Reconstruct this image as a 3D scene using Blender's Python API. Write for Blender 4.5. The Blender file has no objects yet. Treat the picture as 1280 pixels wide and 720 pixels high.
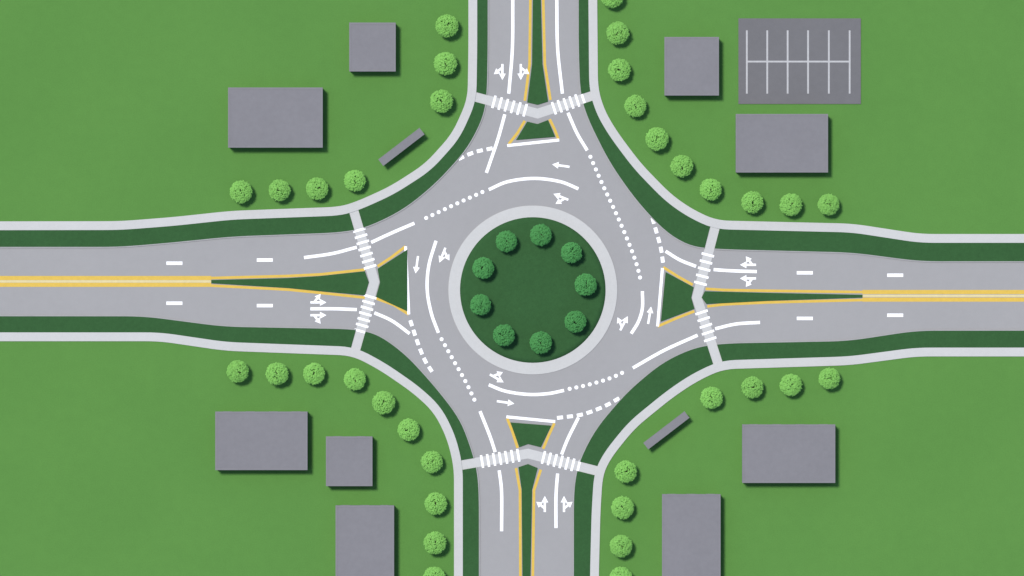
import bpy, bmesh, math, random
from mathutils import Vector
random.seed(7)
SC = bpy.context.scene
COL = SC.collection
S = 0.125                      # metres per plan unit
def P(p): return ((p[0]-640)*S, (360-p[1])*S)

# ------------------------------------------------------------------ materials
def mat(name, col, rough=0.9, layers=((0.08,0.10),(1.2,0.08),(7.0,0.12)), bump=0.0, tint=None, coord='pos', transl=0.0, rnd=0.0):
    m = bpy.data.materials.new(name); m.use_nodes = True
    nt = m.node_tree; N = nt.nodes; L = nt.links
    for n in list(N): N.remove(n)
    out = N.new('ShaderNodeOutputMaterial'); bs = N.new('ShaderNodeBsdfPrincipled')
    bs.inputs['Roughness'].default_value = rough
    bs.inputs['Specular IOR Level'].default_value = 0.15
    if coord == 'pos':
        g = N.new('ShaderNodeNewGeometry'); src = g.outputs['Position']
    else:
        g = N.new('ShaderNodeTexCoord'); src = g.outputs['Object']
    rgb = N.new('ShaderNodeRGB'); rgb.outputs[0].default_value = (*col, 1)
    cur = rgb.outputs[0]; last = None
    for i, (sc, amt) in enumerate(layers):
        t = N.new('ShaderNodeTexNoise'); t.inputs['Scale'].default_value = sc; t.inputs['Detail'].default_value = 4
        t.inputs['Roughness'].default_value = 0.6
        L.new(src, t.inputs['Vector'])
        mr = N.new('ShaderNodeMapRange'); mr.inputs['From Min'].default_value = 0.3; mr.inputs['From Max'].default_value = 0.7
        mr.inputs['To Min'].default_value = 1-amt; mr.inputs['To Max'].default_value = 1+amt
        L.new(t.outputs['Fac'], mr.inputs['Value'])
        mx = N.new('ShaderNodeVectorMath'); mx.operation = 'SCALE'
        L.new(cur, mx.inputs[0]); L.new(mr.outputs[0], mx.inputs['Scale'])
        cur = mx.outputs[0]; last = t
        if tint and i == 0:
            mm = N.new('ShaderNodeMix'); mm.data_type = 'RGBA'; mm.inputs[7].default_value = (*tint, 1)
            m2 = N.new('ShaderNodeMapRange'); m2.inputs['From Min'].default_value = 0.45; m2.inputs['From Max'].default_value = 0.75
            m2.inputs['To Max'].default_value = 0.5
            L.new(t.outputs['Fac'], m2.inputs['Value']); L.new(m2.outputs[0], mm.inputs[0])
            L.new(cur, mm.inputs[6]); cur = mm.outputs[2]
    if rnd:
        oi = N.new('ShaderNodeObjectInfo'); mr = N.new('ShaderNodeMapRange')
        mr.inputs['To Min'].default_value = 1-rnd; mr.inputs['To Max'].default_value = 1+rnd
        L.new(oi.outputs['Random'], mr.inputs['Value'])
        mx = N.new('ShaderNodeVectorMath'); mx.operation = 'SCALE'
        L.new(cur, mx.inputs[0]); L.new(mr.outputs[0], mx.inputs['Scale']); cur = mx.outputs[0]
    L.new(cur, bs.inputs['Base Color'])
    if bump and last:
        b = N.new('ShaderNodeBump'); b.inputs['Strength'].default_value = bump; b.inputs['Distance'].default_value = 0.05
        L.new(last.outputs['Fac'], b.inputs['Height']); L.new(b.outputs[0], bs.inputs['Normal'])
    if transl:
        tr = N.new('ShaderNodeBsdfTranslucent'); L.new(cur, tr.inputs['Color'])
        ms = N.new('ShaderNodeMixShader'); ms.inputs[0].default_value = transl
        L.new(bs.outputs[0], ms.inputs[1]); L.new(tr.outputs[0], ms.inputs[2]); L.new(ms.outputs[0], out.inputs[0])
    else:
        L.new(bs.outputs[0], out.inputs[0])
    return m

M = {
 'lawn':  mat('lawn_grass', (0.076,0.189,0.040), 0.95, ((0.05,0.03),(0.7,0.025),(5.0,0.06)), 0.08, tint=(0.082,0.195,0.042)),
 'verge': mat('verge_planting', (0.0255,0.077,0.0245), 0.95, ((0.2,0.04),(1.6,0.06),(6.0,0.09)), 0.12),
 'road':  mat('light_asphalt', (0.264,0.260,0.258), 0.9, ((0.07,0.02),(0.8,0.015),(9.0,0.03)), 0.06),
 'pave':  mat('pale_concrete', (0.422,0.421,0.408), 0.85, ((0.15,0.02),(1.5,0.02),(8.0,0.03)), 0.06),
 'kerb':  mat('kerb_concrete', (0.272,0.27,0.265), 0.85, ((0.5,0.05),(6.0,0.06))),
 'white': mat('white_road_paint', (0.80,0.80,0.80), 0.6, ((1.5,0.05),(10.0,0.08))),
 'stall': mat('worn_white_paint', (0.36,0.36,0.36), 0.6, ((1.5,0.05),(10.0,0.08))),
 'yellow':mat('yellow_road_paint', (0.52,0.35,0.058), 0.6, ((1.5,0.05),(10.0,0.06))),
 'cream': mat('faded_yellow_paint', (0.52,0.45,0.24), 0.7, ((1.5,0.05),(10.0,0.06))),
 'roof':  mat('grey_roof_felt', (0.166,0.162,0.171), 0.9, ((0.15,0.03),(1.2,0.025),(8.0,0.03)), 0.06),
 'coping':mat('roof_coping', (0.166,0.162,0.171), 0.7, ((0.6,0.04),)),
 'wall':  mat('grey_render_wall', (0.22,0.22,0.235), 0.9, ((0.4,0.06),(6.0,0.06)), 0.1),
 'lot':   mat('dark_asphalt', (0.127,0.125,0.129), 0.9, ((0.12,0.03),(1.0,0.03),(9.0,0.04)), 0.06),
 'frame': mat('window_frame_paint', (0.20,0.20,0.22), 0.5, ((2.0,0.04),)),
 'glass': mat('dark_window_glass', (0.03,0.04,0.05), 0.08, ((0.5,0.1),)),
 'door':  mat('door_paint', (0.10,0.11,0.14), 0.5, ((2.0,0.05),)),
 'metal': mat('galvanised_metal', (0.3,0.3,0.32), 0.4, ((2.0,0.05),)),
 'bark':  mat('bark', (0.09,0.065,0.045), 0.95, ((3.0,0.2),(14.0,0.25)), 0.4, coord='obj'),
 'leaf':  mat('bright_leaves', (0.250,0.535,0.125), 0.7, ((1.1,0.05),(6.0,0.06)), 0, coord='obj', transl=0.35, rnd=0.04),
 'leafd': mat('dark_leaves', (0.085,0.31,0.088), 0.7, ((1.1,0.06),(6.0,0.08)), 0, coord='obj', transl=0.35, rnd=0.05),
}

# ------------------------------------------------------------------ helpers
def link(name, me, m, parent=None):
    o = bpy.data.objects.new(name, me); COL.objects.link(o)
    if m: me.materials.append(m)
    if parent: o.parent = parent
    return o
def tag(o, label, cat, group=None, kind=None):
    o['label'] = label; o['category'] = cat
    if group: o['group'] = group
    if kind: o['kind'] = kind
    return o
def empty(name, loc, rz=0):
    o = bpy.data.objects.new(name, None); COL.objects.link(o); o.location = loc; o.rotation_euler = (0,0,rz)
    o.empty_display_size = 0.5
    return o
def area(w): return sum(w[i][0]*w[(i+1)%len(w)][1]-w[(i+1)%len(w)][0]*w[i][1] for i in range(len(w)))/2
def clean(w):
    r = []
    for p in w:
        if not r or math.hypot(p[0]-r[-1][0], p[1]-r[-1][1]) > 1e-3: r.append(p)
    if len(r) > 1 and math.hypot(r[0][0]-r[-1][0], r[0][1]-r[-1][1]) < 1e-3: r.pop()
    return r
def earclip(w):
    """indices of triangles filling the simple counter-clockwise outline w"""
    idx = list(range(len(w))); tris = []
    cr = lambda a,b,c: (b[0]-a[0])*(c[1]-a[1])-(b[1]-a[1])*(c[0]-a[0])
    while len(idx) > 3:
        n = len(idx); best = None
        for k in range(n):
            i,j,l = idx[k-1], idx[k], idx[(k+1)%n]; a,b,c = w[i],w[j],w[l]
            ar = cr(a,b,c)
            if ar <= 1e-9: 
                continue
            ok = True
            for q in idx:
                if q in (i,j,l): continue
                p = w[q]
                if cr(a,b,p) >= -1e-9 and cr(b,c,p) >= -1e-9 and cr(c,a,p) >= -1e-9: ok = False; break
            if ok:
                best = k; break
        if best is None:
            best = min(range(n), key=lambda k: abs(cr(w[idx[k-1]], w[idx[k]], w[idx[(k+1)%n]])))
            if abs(cr(w[idx[best-1]], w[idx[best]], w[idx[(best+1)%n]])) > 1e-9:
                tris.append((idx[best-1], idx[best], idx[(best+1)%n]))
            idx.pop(best); continue
        tris.append((idx[best-1], idx[best], idx[(best+1)%n])); idx.pop(best)
    tris.append(tuple(idx)); return tris
def add_poly(bm, w, z0, z1=None):
    w = clean(w)
    if area(w) < 0: w = w[::-1]
    zt = z0 if z1 is None else z1
    top = [bm.verts.new((x,y,zt)) for x,y in w]
    for t in earclip(w): bm.faces.new([top[i] for i in t])
    if z1 is not None:
        bot = [bm.verts.new((x,y,z0)) for x,y in w]
        n = len(w)
        for i in range(n):
            j = (i+1) % n
            bm.faces.new((bot[i],bot[j],top[j],top[i]))
def finish(name, bm, m, parent=None):
    me = bpy.data.meshes.new(name); bm.to_mesh(me); bm.free()
    return link(name, me, m, parent)
def poly(name, pts, m, z0, z1=None, parent=None):
    bm = bmesh.new(); add_poly(bm, [P(p) for p in pts], z0, z1)
    return finish(name, bm, m, parent)
def rounded(pts, r=18, n=5):
    out = [pts[0]]
    for i in range(1, len(pts)-1):
        a, b, c = Vector(pts[i-1]), Vector(pts[i]), Vector(pts[i+1])
        d1 = min(r, 0.46*(a-b).length); d2 = min(r, 0.46*(c-b).length)
        p = b+(a-b).normalized()*d1; q = b+(c-b).normalized()*d2
        for k in range(n+1):
            t = k/n
            out.append(tuple(p*(1-t)**2 + b*2*t*(1-t) + q*t*t))
    out.append(pts[-1]); return out
def spline(pts, n=8):
    if len(pts) < 3: return list(pts)
    v = [Vector(p) for p in pts]; v = [2*v[0]-v[1]]+v+[2*v[-1]-v[-2]]; out = []
    for i in range(1, len(v)-2):
        p0,p1,p2,p3 = v[i-1:i+3]
        for k in range(n):
            t = k/n
            out.append(tuple(0.5*((2*p1)+(p2-p0)*t+(2*p0-5*p1+4*p2-p3)*t*t+(3*p1-p0-3*p2+p3)*t**3)))
    out.append(tuple(v[-2])); return out
def strip(pts, w, shift=0.0):
    v = [Vector(p) for p in pts]; L_, R_ = [], []
    for i in range(len(v)):
        d1 = (v[i]-v[i-1]).normalized() if i > 0 else None
        d2 = (v[i+1]-v[i]).normalized() if i < len(v)-1 else None
        d = (d1 or d2) if (d1 is None or d2 is None) else (d1+d2).normalized()
        n = Vector((-d.y, d.x)); k = 1.0
        if d1 is not None and d2 is not None:
            k = 1/max(0.5, n.dot(Vector((-d1.y, d1.x))))
        L_.append(tuple(v[i]+n*(shift+w/2)*k)); R_.append(tuple(v[i]+n*(shift-w/2)*k))
    return L_+R_[::-1]
def clip(poly_, a, b, off, ref):
    a, b = Vector(a), Vector(b); d = (b-a).normalized(); n = Vector((-d.y, d.x))
    if n.dot(Vector(ref)-a) < 0: n = -n
    f = lambda p: n.dot(Vector(p)-a)-off
    out = []
    for i in range(len(poly_)):
        p, q = poly_[i], poly_[(i+1)%len(poly_)]; fp, fq = f(p), f(q)
        if fp >= 0: out.append(p)
        if (fp >= 0) != (fq >= 0):
            t = fp/(fp-fq); out.append((p[0]+(q[0]-p[0])*t, p[1]+(q[1]-p[1])*t))
    return out
def resample(pts, step):
    v = [Vector(p) for p in pts]; out = []; acc = 0; nxt = 0
    for i in range(len(v)-1):
        d = v[i+1]-v[i]; l = d.length
        while nxt <= acc+l:
            out.append((v[i]+d*((nxt-acc)/l), d.normalized())); nxt += step
        acc += l
    return out

# ------------------------------------------------------------------ ground
bm = bmesh.new(); add_poly(bm, [(-1600,-1600),(1600,-1600),(1600,1600),(-1600,1600)], 0)
tag(finish('ground', bm, M['lawn']), 'mown mid green lawn filling the land around the roads', 'lawn', kind='structure')

T, B_, LF, RT = -1500, 2300, -1900, 3100
sw = {
 'ne': [(741,T),(741,0),(742,112),(751,141),(767,168),(797,208),(835,247),(862,266),(894,281),(1065,285),(1150,298),(RT,298)],
 'se': [(RT,440),(1145,440),(1062,451),(902,456),(868,472),(838,492),(790,531),(760,568),(748,592),(745,640),(743,720),(743,B_)],
 'sw': [(LF,421),(200,421),(282,433),(442,439),(478,458),(520,487),(547,512),(564,546),(573,583),(573,B_)],
 'nw': [(LF,285),(150,282),(215,277),(290,269),(425,264),(448,257),(490,238),(535,209),(570,170),(590,125),(591,60),(591,T)],
}
re_ = {
 'ne': [(722,T),(722,60),(724,118),(734,150),(761,204),(794,251),(831,291),(864,310),(905,313),(1065,317),(1150,328),(RT,328)],
 'se': [(RT,411),(1145,412),(1060,425),(905,428),(868,433),(827,452),(783,489),(743,536),(722,578),(716,612),(715,B_)],
 'sw': [(LF,393),(180,394),(280,407),(440,410),(472,416),(508,442),(546,484),(576,523),(590,560),(598,590),(600,620),(600,B_)],
 'nw': [(LF,310),(150,310),(210,305),(290,297),(425,292),(458,286),(504,264),(545,231),(585,187),(605,148),(610,118),(611,60),(611,T)],
}
sw = {k: rounded(v) for k, v in sw.items()}; re_ = {k: rounded(v, 24) for k, v in re_.items()}

# road: one outline, clockwise from the top right leg
outline = re_['ne'] + re_['se'] + re_['sw'][::-1] + re_['nw']
road = poly('road', outline, M['road'], 0.004)
tag(road, 'light grey asphalt roundabout with four approach roads and painted lanes', 'road', kind='structure')

# crossings (three points each)
bands = {'n': [(594,121),(672,142),(745,118)], 's': [(573,582),(660,567),(748,589)],
         'e': [(894,283),(871,372),(898,456)], 'w': [(441,260),(468,352),(444,438)]}
corner = {
 'ne': ('n',1,2,'e',1,0,(730,0),(1200,313),(790,228),'top right'),
 'se': ('s',1,2,'e',1,2,(728,700),(1200,425),(790,515),'bottom right'),
 'sw': ('s',1,0,'w',1,2,(588,700),(100,405),(520,475),'bottom left'),
 'nw': ('n',1,0,'w',1,0,(600,0),(100,300),(540,215),'top left'),
}
vleg = {'n':'top road','s':'bottom road','e':'right road','w':'left road'}
for k,(bv,i0,i1,bh,j0,j1,rv,rh,rc,nm) in corner.items():
    pv = poly('pavement', strip(sw[k], 11), M['pave'], 0.0, 0.12)
    tag(pv, f'pale grey concrete pavement bending round the {nm} corner of the roundabout', 'pavement', kind='structure')
    full = sw[k] + re_[k][::-1]
    a = strip(re_[k], 1.4, 0.7); b = strip(re_[k], 1.4, -0.7)
    c0 = Vector((666,362)); h = len(re_[k])//2
    kd = lambda s: (Vector(s[h])-c0).length + (Vector(s[len(s)-1-h])-c0).length
    kerbp = a if kd(a) > kd(b) else b
    V = (bands[bv][i0], bands[bv][i1]); H = (bands[bh][j0], bands[bh][j1])
    def piece(pp, which):
        if which == 0: return clip(pp, *V, 6, rv)
        if which == 1: return clip(pp, *H, 6, rh)
        return clip(clip(pp, *V, 6, rc), *H, 6, rc)
    side_v = {'ne':'right','se':'right','sw':'left','nw':'left'}[k]
    side_h = {'ne':'upper','se':'lower','sw':'lower','nw':'upper'}[k]
    labs = [f'straight dark green verge along the {side_v} side of the {vleg[bv]}',
            f'dark green verge along the {side_h} side of the {vleg[bh]}',
            f'curved dark green verge between pavement and roundabout at the {nm} corner']
    for w in range(3):
        vo = poly('verge', piece(full, w), M['verge'], 0.0, 0.10)
        tag(vo, labs[w], 'verge', kind='structure')
        poly('kerb', piece(kerbp, w), M['kerb'], 0.002, 0.125, parent=vo)

for k, pts in bands.items():
    cw = poly('crosswalk', strip(pts, 12), M['pave'], 0.010)
    tag(cw, f'pale grey crosswalk with white bars across the {vleg[k]}', 'crosswalk', kind='structure')
    cross = {'n':((0.30,0.80),(0.28,0.78)), 's':((0.34,0.86),(0.22,0.72)), 'e':((0.40,0.80),(0.22,0.62)), 'w':((0.30,0.80),(0.22,0.72))}[k]
    for seg in (0,1):
        a, b = Vector(pts[seg]), Vector(pts[seg+1]); d = (b-a).normalized(); n = Vector((-d.y,d.x)); l = (b-a).length
        s0, s1 = cross[seg][0]*l, cross[seg][1]*l
        cnt = max(4, int((s1-s0)/7.4)+1)
        for i in range(cnt):
            c = a+d*(s0+(s1-s0)*i/(cnt-1))
            poly('crossing_bar', strip([tuple(c-n*8), tuple(c+n*8)], 3.0), M['white'], 0.030, parent=cw)

# ------------------------------------------------------------------ islands
c0 = (666,362.5)
def ring(name, r0, r1, z0, z1, m, parent=None):
    bm = bmesh.new(); n = 128; A = []
    for r, z in ((r1,z0),(r1,z1),(r0,z1),(r0,z0)):
        A.append([bm.verts.new((*P((c0[0]+r*math.cos(2*math.pi*i/n), c0[1]-r*math.sin(2*math.pi*i/n))), z)) for i in range(n)])
    for q in range(3):
        for i in range(n):
            j = (i+1)%n; bm.faces.new((A[q][i],A[q][j],A[q+1][j],A[q+1][i]))
    return finish(name, bm, m, parent)
ci = empty('central_island', (0,0,0)); tag(ci, 'round dark green island ringed by a pale apron at the centre of the roundabout', 'traffic island', kind='structure')
ring('apron', 90.5, 105.5, 0.0, 0.10, M['pave'], ci)
# gently domed planting bed
bm = bmesh.new(); R = 91.0; rings = 14; n = 96; prev = None
cv = bm.verts.new((*P(c0), 0.45))
for q in range(1, rings+1):
    r = R*q/rings; z = 0.11+0.34*(1-(q/rings)**2)
    cur = [bm.verts.new((*P((c0[0]+r*math.cos(2*math.pi*i/n), c0[1]-r*math.sin(2*math.pi*i/n))), z)) for i in range(n)]
    for i in range(n):
        j = (i+1)%n
        if prev is None: bm.faces.new((cv,cur[i],cur[j]))
        else: bm.faces.new((prev[i],cur[i],cur[j],prev[j]))
    prev = cur
skirt = [bm.verts.new((v.co.x,v.co.y,0.0)) for v in prev]
for i in range(n): bm.faces.new((prev[i],skirt[i],skirt[(i+1)%n],prev[(i+1)%n]))
bed = finish('planting_bed', bm, M['verge'], ci)
for p in bed.data.polygons: p.use_smooth = True

islands = {
 'n': ([(659,152),(672,155),(685,150),(694,171),(645,175)], [(659,128),(672,131),(685,127),(678,80),(676,0),(676,T),(666,T),(666,0),(665,80)], 'top road'),
 's': ([(638,528),(689,532),(676,559),(660,555),(649,559)], [(648,584),(660,580),(672,585),(665,612),(663,720),(663,B_),(653,B_),(653,720),(652,612)], 'bottom road'),
 'e': ([(832,340),(867,359),(864,372),(868,386),(826,402)], [(881,364),(877,372),(883,380),(960,376),(1078,372),(1078,368.5),(960,366)], 'right road'),
 'w': ([(509,312),(472,336),(475,353),(470,371),(509,389)], [(264,350),(264,354),(360,360),(400,364),(456,369),(461,353),(456,339),(400,345),(360,347.5)], 'left road'),
}
for k,(nose,tail,nm) in islands.items():
    for pts, lab, w in ((nose, f'dark green triangular splitter island where the {nm} meets the roundabout', 'splitter_island'),
                        (tail, f'long tapering dark green median in the middle of the {nm}', 'median_island')):
        o = poly(w, pts, M['verge'], 0.0, 0.13)
        tag(o, lab, 'traffic island', kind='structure')

# ------------------------------------------------------------------ painted markings (parts of the road)
def line(pts, w=4.0, m='white', z=0.014, name='lane_line', smooth=True):
    return poly(name, strip(spline(pts) if smooth else pts, w), M[m], z, parent=road)
W = [
 [(641,T),(641,0)], [(641,0),(640.5,60),(636,117)], [(631,143),(622,175),(608,216)],
 [(696,T),(696,0)], [(696,0),(697,60),(703,117)], [(710,141),(721,166),(734,188)],
 [(803,364),(803,385),(798,402),(789,417)],
 [(723,236),(700,227),(668,223),(635,227),(611,237)],
 [(518,279),(490,291),(464,303)], [(446,309),(415,317),(380,322)],
 [(545,301),(536,332),(534,362),(539,391),(548,416)],
 [(600,514),(612,544),(619,565)], [(624,588),(627,615),(627,664)],
 [(611,481),(632,489),(660,493),(685,492),(705,488)],
 [(791,460),(830,438),(872,419)], [(894,411),(920,405),(950,403)],
 [(832,314),(850,325),(870,333)], [(892,337),(915,338.5),(946,339.5)],
 [(512,417),(490,401),(468,391)], [(446,387),(420,386),(388,386)],
 [(723,522),(710,548),(702,568)], [(697,592),(695,620),(695,660)],
]
for l in W: line(l)
for l in ([(828,335),(822,408)], [(507,308),(511,393)], [(634,182),(699,175)], [(633,521),(694,527)]):
    line(l, 3.6, name='island_line', z=0.022)
for x,y in ((218,329),(331,325),(218,379),(331,382),(1006,341),(1119,344),(1006,398),(1119,394)):
    line([(x-10,y),(x+10,y)], 4.2, name='lane_dash')
Y = [
 [(829,334),(848,346),(866,356)], [(822,408),(845,398),(868,389)],
 [(882,361),(905,362.5),(960,363.5),(1078,365)], [(884,383),(905,380.5),(960,378),(1078,375)],
 [(511,393),(492,381),(470,373)], [(507,308),(490,321),(472,333)],
 [(456,372),(400,366),(360,362),(264,357)], [(456,337),(400,343),(360,345),(264,347.5)],
 [(636,180),(647,166),(656,151)], [(698,174),(693,161),(687,149)],
 [(656,126),(662,80),(663,0),(663,T)], [(688,125),(681,80),(679,0),(679,T)],
 [(634,523),(641,541),(647,560)], [(693,529),(686,544),(679,561)],
 [(645,585),(650,613),(650.5,720),(650.5,B_)], [(676,587),(667.5,613),(666,720),(666,B_)],
]
for l in Y: line(l, 3.4, 'yellow', 0.018, name='yellow_edge_line', smooth=False)
for x0,x1,ys in ((264,LF,(347.5,356)),(1078,RT,(365,374.5))):
    for y in ys: line([(x0,y),(x1,y)], 5.2, 'yellow', name='yellow_centre_line', smooth=False)
    ym = sum(ys)/2
    line([(x0,ym),(x1,ym)], 3.0, 'cream', 0.010, name='centre_gap_line', smooth=False)

def dotted(pts, step=8.6, r=2.5):
    bm = bmesh.new()
    for c, d in resample(spline(pts), step):
        add_poly(bm, [P((c.x+r*math.cos(a*math.pi/5), c.y+r*math.sin(a*math.pi/5))) for a in range(10)], 0.014)
    return finish('dotted_line', bm, M['white'], road)
dotted([(738,196),(752,228),(767,260),(782,294),(795,328),(802,355)])
dotted([(603,240),(572,254),(540,269),(525,276)])
dotted([(552,424),(566,449),(582,477),(596,506)])
dotted([(712,486),(735,481),(762,473),(784,463)])
def dashed(pts, step=12.5, l=7.5, w=4.6):
    bm = bmesh.new()
    for c, d in resample(spline(pts), step):
        add_poly(bm, [P(p) for p in strip([tuple(c-d*l/2), tuple(c+d*l/2)], w)], 0.018)
    return finish('yield_line', bm, M['white'], road)
dashed([(813,264),(820,288),(826,310),(829,330)])
dashed([(514,404),(522,428),(531,450),(541,466)])
dashed([(700,522),(728,518),(755,508),(777,496)])
dashed([(612,186),(594,190),(575,198),(557,209)])

def arrow(cx, cy, ang, L_=20, br=None, w=2.8, hw=8.5, hl=8):
    """ang in plan degrees, 0 = right, 90 = up; br = +1 left branch, -1 right branch"""
    bm = bmesh.new(); a = math.radians(ang)
    def T_(u, v): return P((cx+u*math.cos(a)-v*math.sin(a), cy-(u*math.sin(a)+v*math.cos(a))))
    h = L_/2
    add_poly(bm, [T_(u,v) for u,v in ((-h,-w/2),(h-hl,-w/2),(h-hl,-hw/2),(h,0),(h-hl,hw/2),(h-hl,w/2),(-h,w/2))], 0.022)
    if br:
        b = math.radians(52)*br
        def U(u, v):
            x = -h*0.55+u*math.cos(b)-v*math.sin(b); y = u*math.sin(b)+v*math.cos(b); return T_(x, y)
        l = 13.5
        add_poly(bm, [U(u,v) for u,v in ((0,-w/2),(l-7,-w/2),(l-7,-4),(l,0),(l-7,4),(l-7,w/2),(0,w/2))], 0.026)
    return finish('lane_arrow', bm, M['white'], road)
arrow(812,394,80,22); arrow(780,404,62,20,1)
arrow(701,207,172,22); arrow(701,246,158,20,1)
arrow(632,503,-8,22); arrow(621,473,-30,20,1)
arrow(521,331,-98,22); arrow(553,319,-112,20,1)
arrow(935,331,180,20,-1); arrow(935,348,180,20,1)
arrow(398,378,0,20,1); arrow(398,394,0,20,-1)
arrow(681,630,90,20,1); arrow(705,630,90,20,-1)
arrow(628,90,-90,20,-1); arrow(651,90,-90,20,1)

# ------------------------------------------------------------------ car park
lot = poly('parking_lot', [(923,23),(1076,23),(1076,130),(923,130)], M['lot'], 0.0, 0.14)
tag(lot, 'dark grey parking lot slab marked with white stall lines at the top right', 'parking lot', kind='structure')
poly('stall_divider', strip([(933,77),(1063,77)], 2.2), M['stall'], 0.145, parent=lot)
for x in (933.5,959,984.5,1010,1036,1062):
    poly('stall_line', strip([(x,38),(x,117)], 2.2), M['stall'], 0.150, parent=lot)

# ------------------------------------------------------------------ buildings
def box(bm, x0,x1,y0,y1,z0,z1):
    v = [bm.verts.new(p) for p in ((x0,y0,z0),(x1,y0,z0),(x1,y1,z0),(x0,y1,z0),(x0,y0,z1),(x1,y0,z1),(x1,y1,z1),(x0,y1,z1))]
    for f in ((3,2,1,0),(4,5,6,7),(0,1,5,4),(1,2,6,5),(2,3,7,6),(3,0,4,7)): bm.faces.new([v[i] for i in f])
def boxes(name, bs, m, parent):
    bm = bmesh.new()
    for b in bs: box(bm, *b)
    return finish(name, bm, m, parent)
def building(x0,y0,x1,y1,h,label):
    ax, ay = P((x0,y1)); bx, by = P((x1,y0))
    t = empty('building', ((ax+bx)/2,(ay+by)/2,0)); tag(t, label, 'building', 'grey flat roofed buildings around the roundabout')
    w, d = (bx-ax)/2, (by-ay)/2
    boxes('wall', [(-w+.06,w-.06,-d+.06,d-.06,0,h-.20)], M['wall'], t)
    rf = boxes('roof', [(-w+.28,w-.28,-d+.28,d-.28,h-.198,h-.03)], M['roof'], t)
    boxes('parapet', [(-w,w,-d,-d+.28,h-.196,h),(-w,w,d-.28,d,h-.196,h),(-w,-w+.28,-d+.282,d-.282,h-.196,h),(w-.28,w,-d+.282,d-.282,h-.196,h)], M['coping'], rf)
    def window(cx, side):
        s = -1 if side == 's' else 1; y = s*(d-.06)
        def yy(a, b): return (min(s*a,s*b)+y, max(s*a,s*b)+y)
        f = boxes('window', [(cx-.65,cx-.57,*yy(.002,.05),.95,2.15),(cx+.57,cx+.65,*yy(.002,.05),.95,2.15),(cx-.568,cx+.568,*yy(.002,.05),.95,1.03),(cx-.568,cx+.568,*yy(.002,.05),2.07,2.15),(cx-.03,cx+.03,*yy(.002,.045),1.032,2.068)], M['frame'], t)
        boxes('pane', [(cx-.568,cx+.568,*yy(.004,.02),1.032,2.068)], M['glass'], f)
        boxes('sill', [(cx-.72,cx+.72,*yy(.003,.055),.86,.945)], M['coping'], f)
    n = max(2, int(2*w/3.0))
    for i in range(n):
        cx = -w+2*w*(i+.5)/n
        window(cx, 'n')
        if i == n//2:
            dr = boxes('door', [(cx-.5,cx+.5,-d+.06-.05,-d+.06-.002,0.02,2.1)], M['door'], t)
            boxes('handle', [(cx+.36,cx+.42,-d+.06-.054,-d+.06-.051,.98,1.12)], M['metal'], dr)
        else: window(cx, 's')
BL = [
 (437,29,495,90,2.6,'small grey building at the top left, above and right of the wide one'),
 (286,110,404,185,2.7,'wide grey building at the left, above the upper side of the left road'),
 (830,47,898,120,2.7,'squarish grey building left of the parking lot'),
 (919,143,1034,216,2.7,'wide grey building directly below the parking lot'),
 (270,514,385,587,2.7,'wide grey building at the bottom left, leftmost of the three there'),
 (408,545,466,607,2.6,'small squarish grey building right of the wide one at bottom left'),
 (420,631,493,740,2.7,'tall grey oblong at the bottom edge, left of the bottom road'),
 (927,530,1043,603,2.7,'wide grey building at the bottom right, below the right road'),
 (827,617,900,736,2.7,'tall grey oblong at the bottom edge, right of the bottom road'),
]
for b in BL: building(*b)

def shelter(px, py, label):
    x, y = P((px,py)); t = empty('shelter', (x,y,0), math.radians(37.5))
    tag(t, label, 'shelter', 'narrow diagonal shelters')
    rf = boxes('roof', [(-4.05,4.05,-.6,.6,2.15,2.3)], M['roof'], t)
    boxes('fascia', [(-4.08,4.08,-.64,-.603,2.13,2.31),(-4.08,4.08,.603,.64,2.13,2.31)], M['coping'], rf)
    for sx in (-3.8,-1.27,1.27,3.8):
        boxes('post', [(sx-.05,sx+.05,.38,.48,0,2.149)], M['metal'], t)
    boxes('back_panel', [(-3.7,3.7,.33,.36,.35,2.0)], M['glass'], t)
    b = boxes('bench', [(-2.2,2.2,-.08,.27,.43,.48)], M['wall'], t)
    for sx in (-1.9,1.9): boxes('leg', [(sx-.04,sx+.04,-.02,.22,0,.428)], M['metal'], b)
shelter(832.5,537.5,'long narrow grey shelter set diagonally by the bottom right pavement')
shelter(502,184,'long narrow grey shelter set diagonally by the top left pavement')

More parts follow.
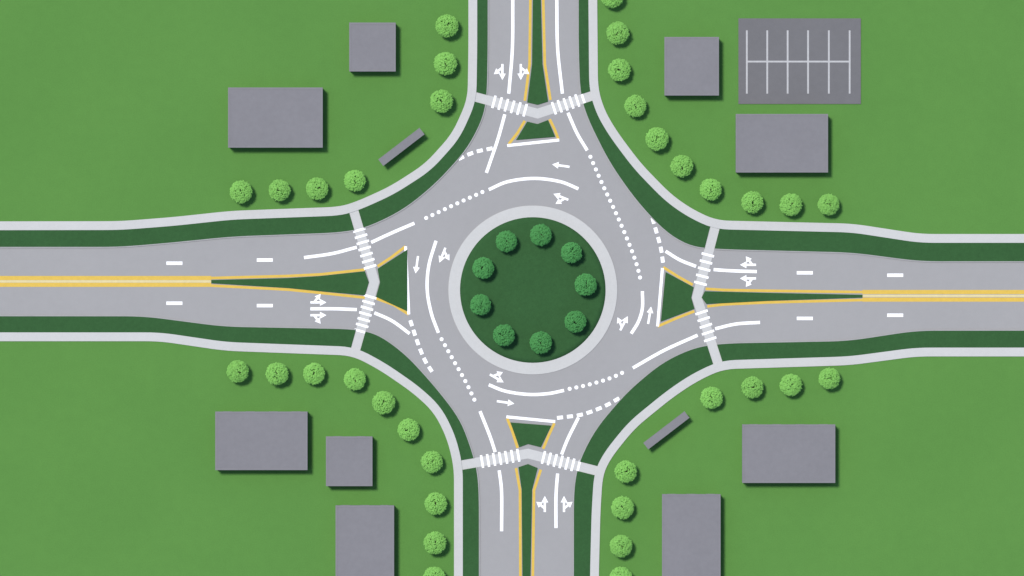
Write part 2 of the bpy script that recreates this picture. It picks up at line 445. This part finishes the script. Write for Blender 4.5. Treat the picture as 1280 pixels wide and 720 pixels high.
# ------------------------------------------------------------------ trees
def tube(bm, a, b, r0, r1, n=7):
    a, b = Vector(a), Vector(b); d = (b-a).normalized(); u = d.orthogonal().normalized(); v = d.cross(u)
    A = [bm.verts.new(a+(u*math.cos(2*math.pi*i/n)+v*math.sin(2*math.pi*i/n))*r0) for i in range(n)]
    Bv = [bm.verts.new(b+(u*math.cos(2*math.pi*i/n)+v*math.sin(2*math.pi*i/n))*r1) for i in range(n)]
    for i in range(n): bm.faces.new((A[i],A[(i+1)%n],Bv[(i+1)%n],Bv[i]))
    bm.faces.new(Bv)
def crown_mesh(rng, R=1.76, cz=1.95, leaves=2800):
    """leaf cards spread over many small clumps that together fill a round, slightly flattened crown"""
    bm = bmesh.new(); cl = []
    n1 = 64
    for i in range(n1):
        u = -0.6+1.58*(i+.5)/n1; t = i*2.39996+rng.uniform(-.2,.2); r = math.sqrt(max(0,1-u*u))
        k = rng.uniform(.76,.80)
        cl.append((Vector((r*math.cos(t)*R*k, r*math.sin(t)*R*k, cz+u*R*.60*k)), rng.uniform(.20,.25)*R))
    for i in range(20):
        t = 2*math.pi*(i+rng.uniform(-.15,.15))/20; k = rng.uniform(.78,.80)
        cl.append((Vector((math.cos(t)*R*k, math.sin(t)*R*k, cz+rng.uniform(-.1,.3))), rng.uniform(.20,.22)*R))
    for i in range(leaves):
        c, r = cl[i % len(cl)]
        n = Vector((rng.gauss(0,1),rng.gauss(0,1),rng.gauss(.35,1))).normalized()
        p = c+n*r*rng.uniform(.6,1.0)
        o = Vector((p.x,p.y,(p.z-cz)*1.3+.5)).normalized()
        nn = (o*0.75+n*0.08+Vector((rng.gauss(0,.12),rng.gauss(0,.12),.75+rng.gauss(0,.1)))).normalized()
        u = nn.orthogonal().normalized(); v = nn.cross(u); a = rng.random()*6.28
        u, v = u*math.cos(a)+v*math.sin(a), v*math.cos(a)-u*math.sin(a)
        s = rng.uniform(.11,.18)
        vs = [bm.verts.new(p+q) for q in (-u*s, -v*s*.6-nn*.02, u*s, v*s*.6-nn*.02)]
        bm.faces.new(vs)
    me = bpy.data.meshes.new('crown'); bm.to_mesh(me); bm.free(); return me
def trunk_mesh(rng):
    bm = bmesh.new()
    tube(bm,(0,0,0),(0.03,0.02,.5),.15,.11); tube(bm,(0.03,0.02,.5),(0,0,1.1),.11,.09); tube(bm,(0,0,1.1),(.05,0,2.3),.09,.03)
    for i in range(6):
        a = 2*math.pi*i/6+rng.uniform(-.3,.3)
        tube(bm,(0,0,.8+.1*i),(1.0*math.cos(a),1.0*math.sin(a),1.5+.13*i),.06,.02,5)
    me = bpy.data.meshes.new('trunk'); bm.to_mesh(me); bm.free(); me.materials.append(M['bark']); return me
rng = random.Random(3)
TM = [trunk_mesh(rng) for _ in range(3)]
CM = [crown_mesh(rng) for _ in range(5)]
for m_ in CM: m_.materials.append(M['leaf'])
CD = [crown_mesh(rng) for _ in range(4)]
for m_ in CD: m_.materials.append(M['leafd'])
cnt = [0]
def tree(px, py, label, group, dark=False, z=0.0, s=1.0):
    i = cnt[0]; cnt[0] += 1
    x, y = P((px,py)); t = empty('tree', (x,y,z), rng.uniform(0,6.28)); s *= rng.uniform(.97,1.05); t.scale = (s,s,s*rng.uniform(.95,1.08))
    tag(t, label, 'tree', group)
    link('trunk', TM[i%3], None, t); link('crown', (CD if dark else CM)[i%(4 if dark else 5)], None, t)
ordn = ['first','second','third','fourth','fifth','sixth','seventh','eighth','ninth','tenth']
rows = [
 ([(765,-4),(772,42),(774,88),(794,133),(821,174),(852,208),(888,237),(940,253),(988,256),(1035,256)],
  'from top along the top right pavement', 'bright green trees along the top right pavement'),
 ([(298,464),(347,467),(393,467),(444,474),(480,503),(511,537),(540,577),(545,629),(544,678),(543,722)],
  'from left along the bottom left pavement', 'bright green trees along the bottom left pavement'),
 ([(559,33),(557,80),(552,127)], 'from top, left of the top road', 'bright green trees left of the top road'),
 ([(302,240),(350,238),(397,236),(444,226)], 'from left above the left road', 'bright green trees above the left road'),
 ([(782,589),(778,634),(776,682),(776,722)], 'from top, right of the bottom road', 'bright green trees right of the bottom road'),
 ([(889,497),(940,484),(988,481),(1036,473)], 'from left below the right road', 'bright green trees below the right road'),
]
for pts, where, grp in rows:
    for i,(x,y) in enumerate(pts):
        tree(x, y, f'bright green round tree, {ordn[i]} {where}', grp)
isl = [((676,294),'topmost on the round island, nearest the top road'),((714,316),'at the upper right of the round island'),
 ((732,356),'rightmost on the round island'),((719,402),'at the lower right of the round island'),
 ((676,428),'lowest on the round island, nearest the bottom road'),((630,419),'at the lower left of the round island'),
 ((601,381),'leftmost on the round island, just below its middle'),((604,335),'left on the round island, just above its middle'),
 ((633,302),'upper left on the round island, beside the topmost tree')]
for (x,y),w in isl:
    r = math.hypot(x-c0[0], y-c0[1])/91
    tree(x, y, f'dark green tree {w}', 'dark green trees on the central island', True, 0.11+0.34*(1-r*r)-0.02, 0.97)

# ------------------------------------------------------------------ light, sky, camera
el, az = math.radians(68), math.radians(315)
sd = Vector((math.sin(az)*math.cos(el), math.cos(az)*math.cos(el), math.sin(el)))
sl = bpy.data.lights.new('sun', 'SUN'); sl.energy = 4.1; sl.angle = math.radians(10.0); sl.color = (1,.965,.92)
so = bpy.data.objects.new('sun', sl); COL.objects.link(so); so.rotation_euler = (-sd).to_track_quat('-Z','Y').to_euler(); so.location = sd*200
w = bpy.data.worlds.new('World'); SC.world = w; w.use_nodes = True
nt = w.node_tree; bg = nt.nodes['Background']; bg.inputs['Strength'].default_value = 0.15
sk = nt.nodes.new('ShaderNodeTexSky'); sk.sky_type = 'NISHITA'; sk.sun_disc = False; sk.sun_elevation = el; sk.sun_rotation = az
nt.links.new(sk.outputs[0], bg.inputs[0])
SC.view_settings.view_transform = 'Standard'; SC.view_settings.look = 'None'; SC.view_settings.exposure = 0
cam = bpy.data.cameras.new('camera'); co = bpy.data.objects.new('camera', cam); COL.objects.link(co)
co.location = (0,0,1000); cam.sensor_width = 36; cam.lens = 36*1000/160; cam.clip_start = 1; cam.clip_end = 8000
SC.camera = co
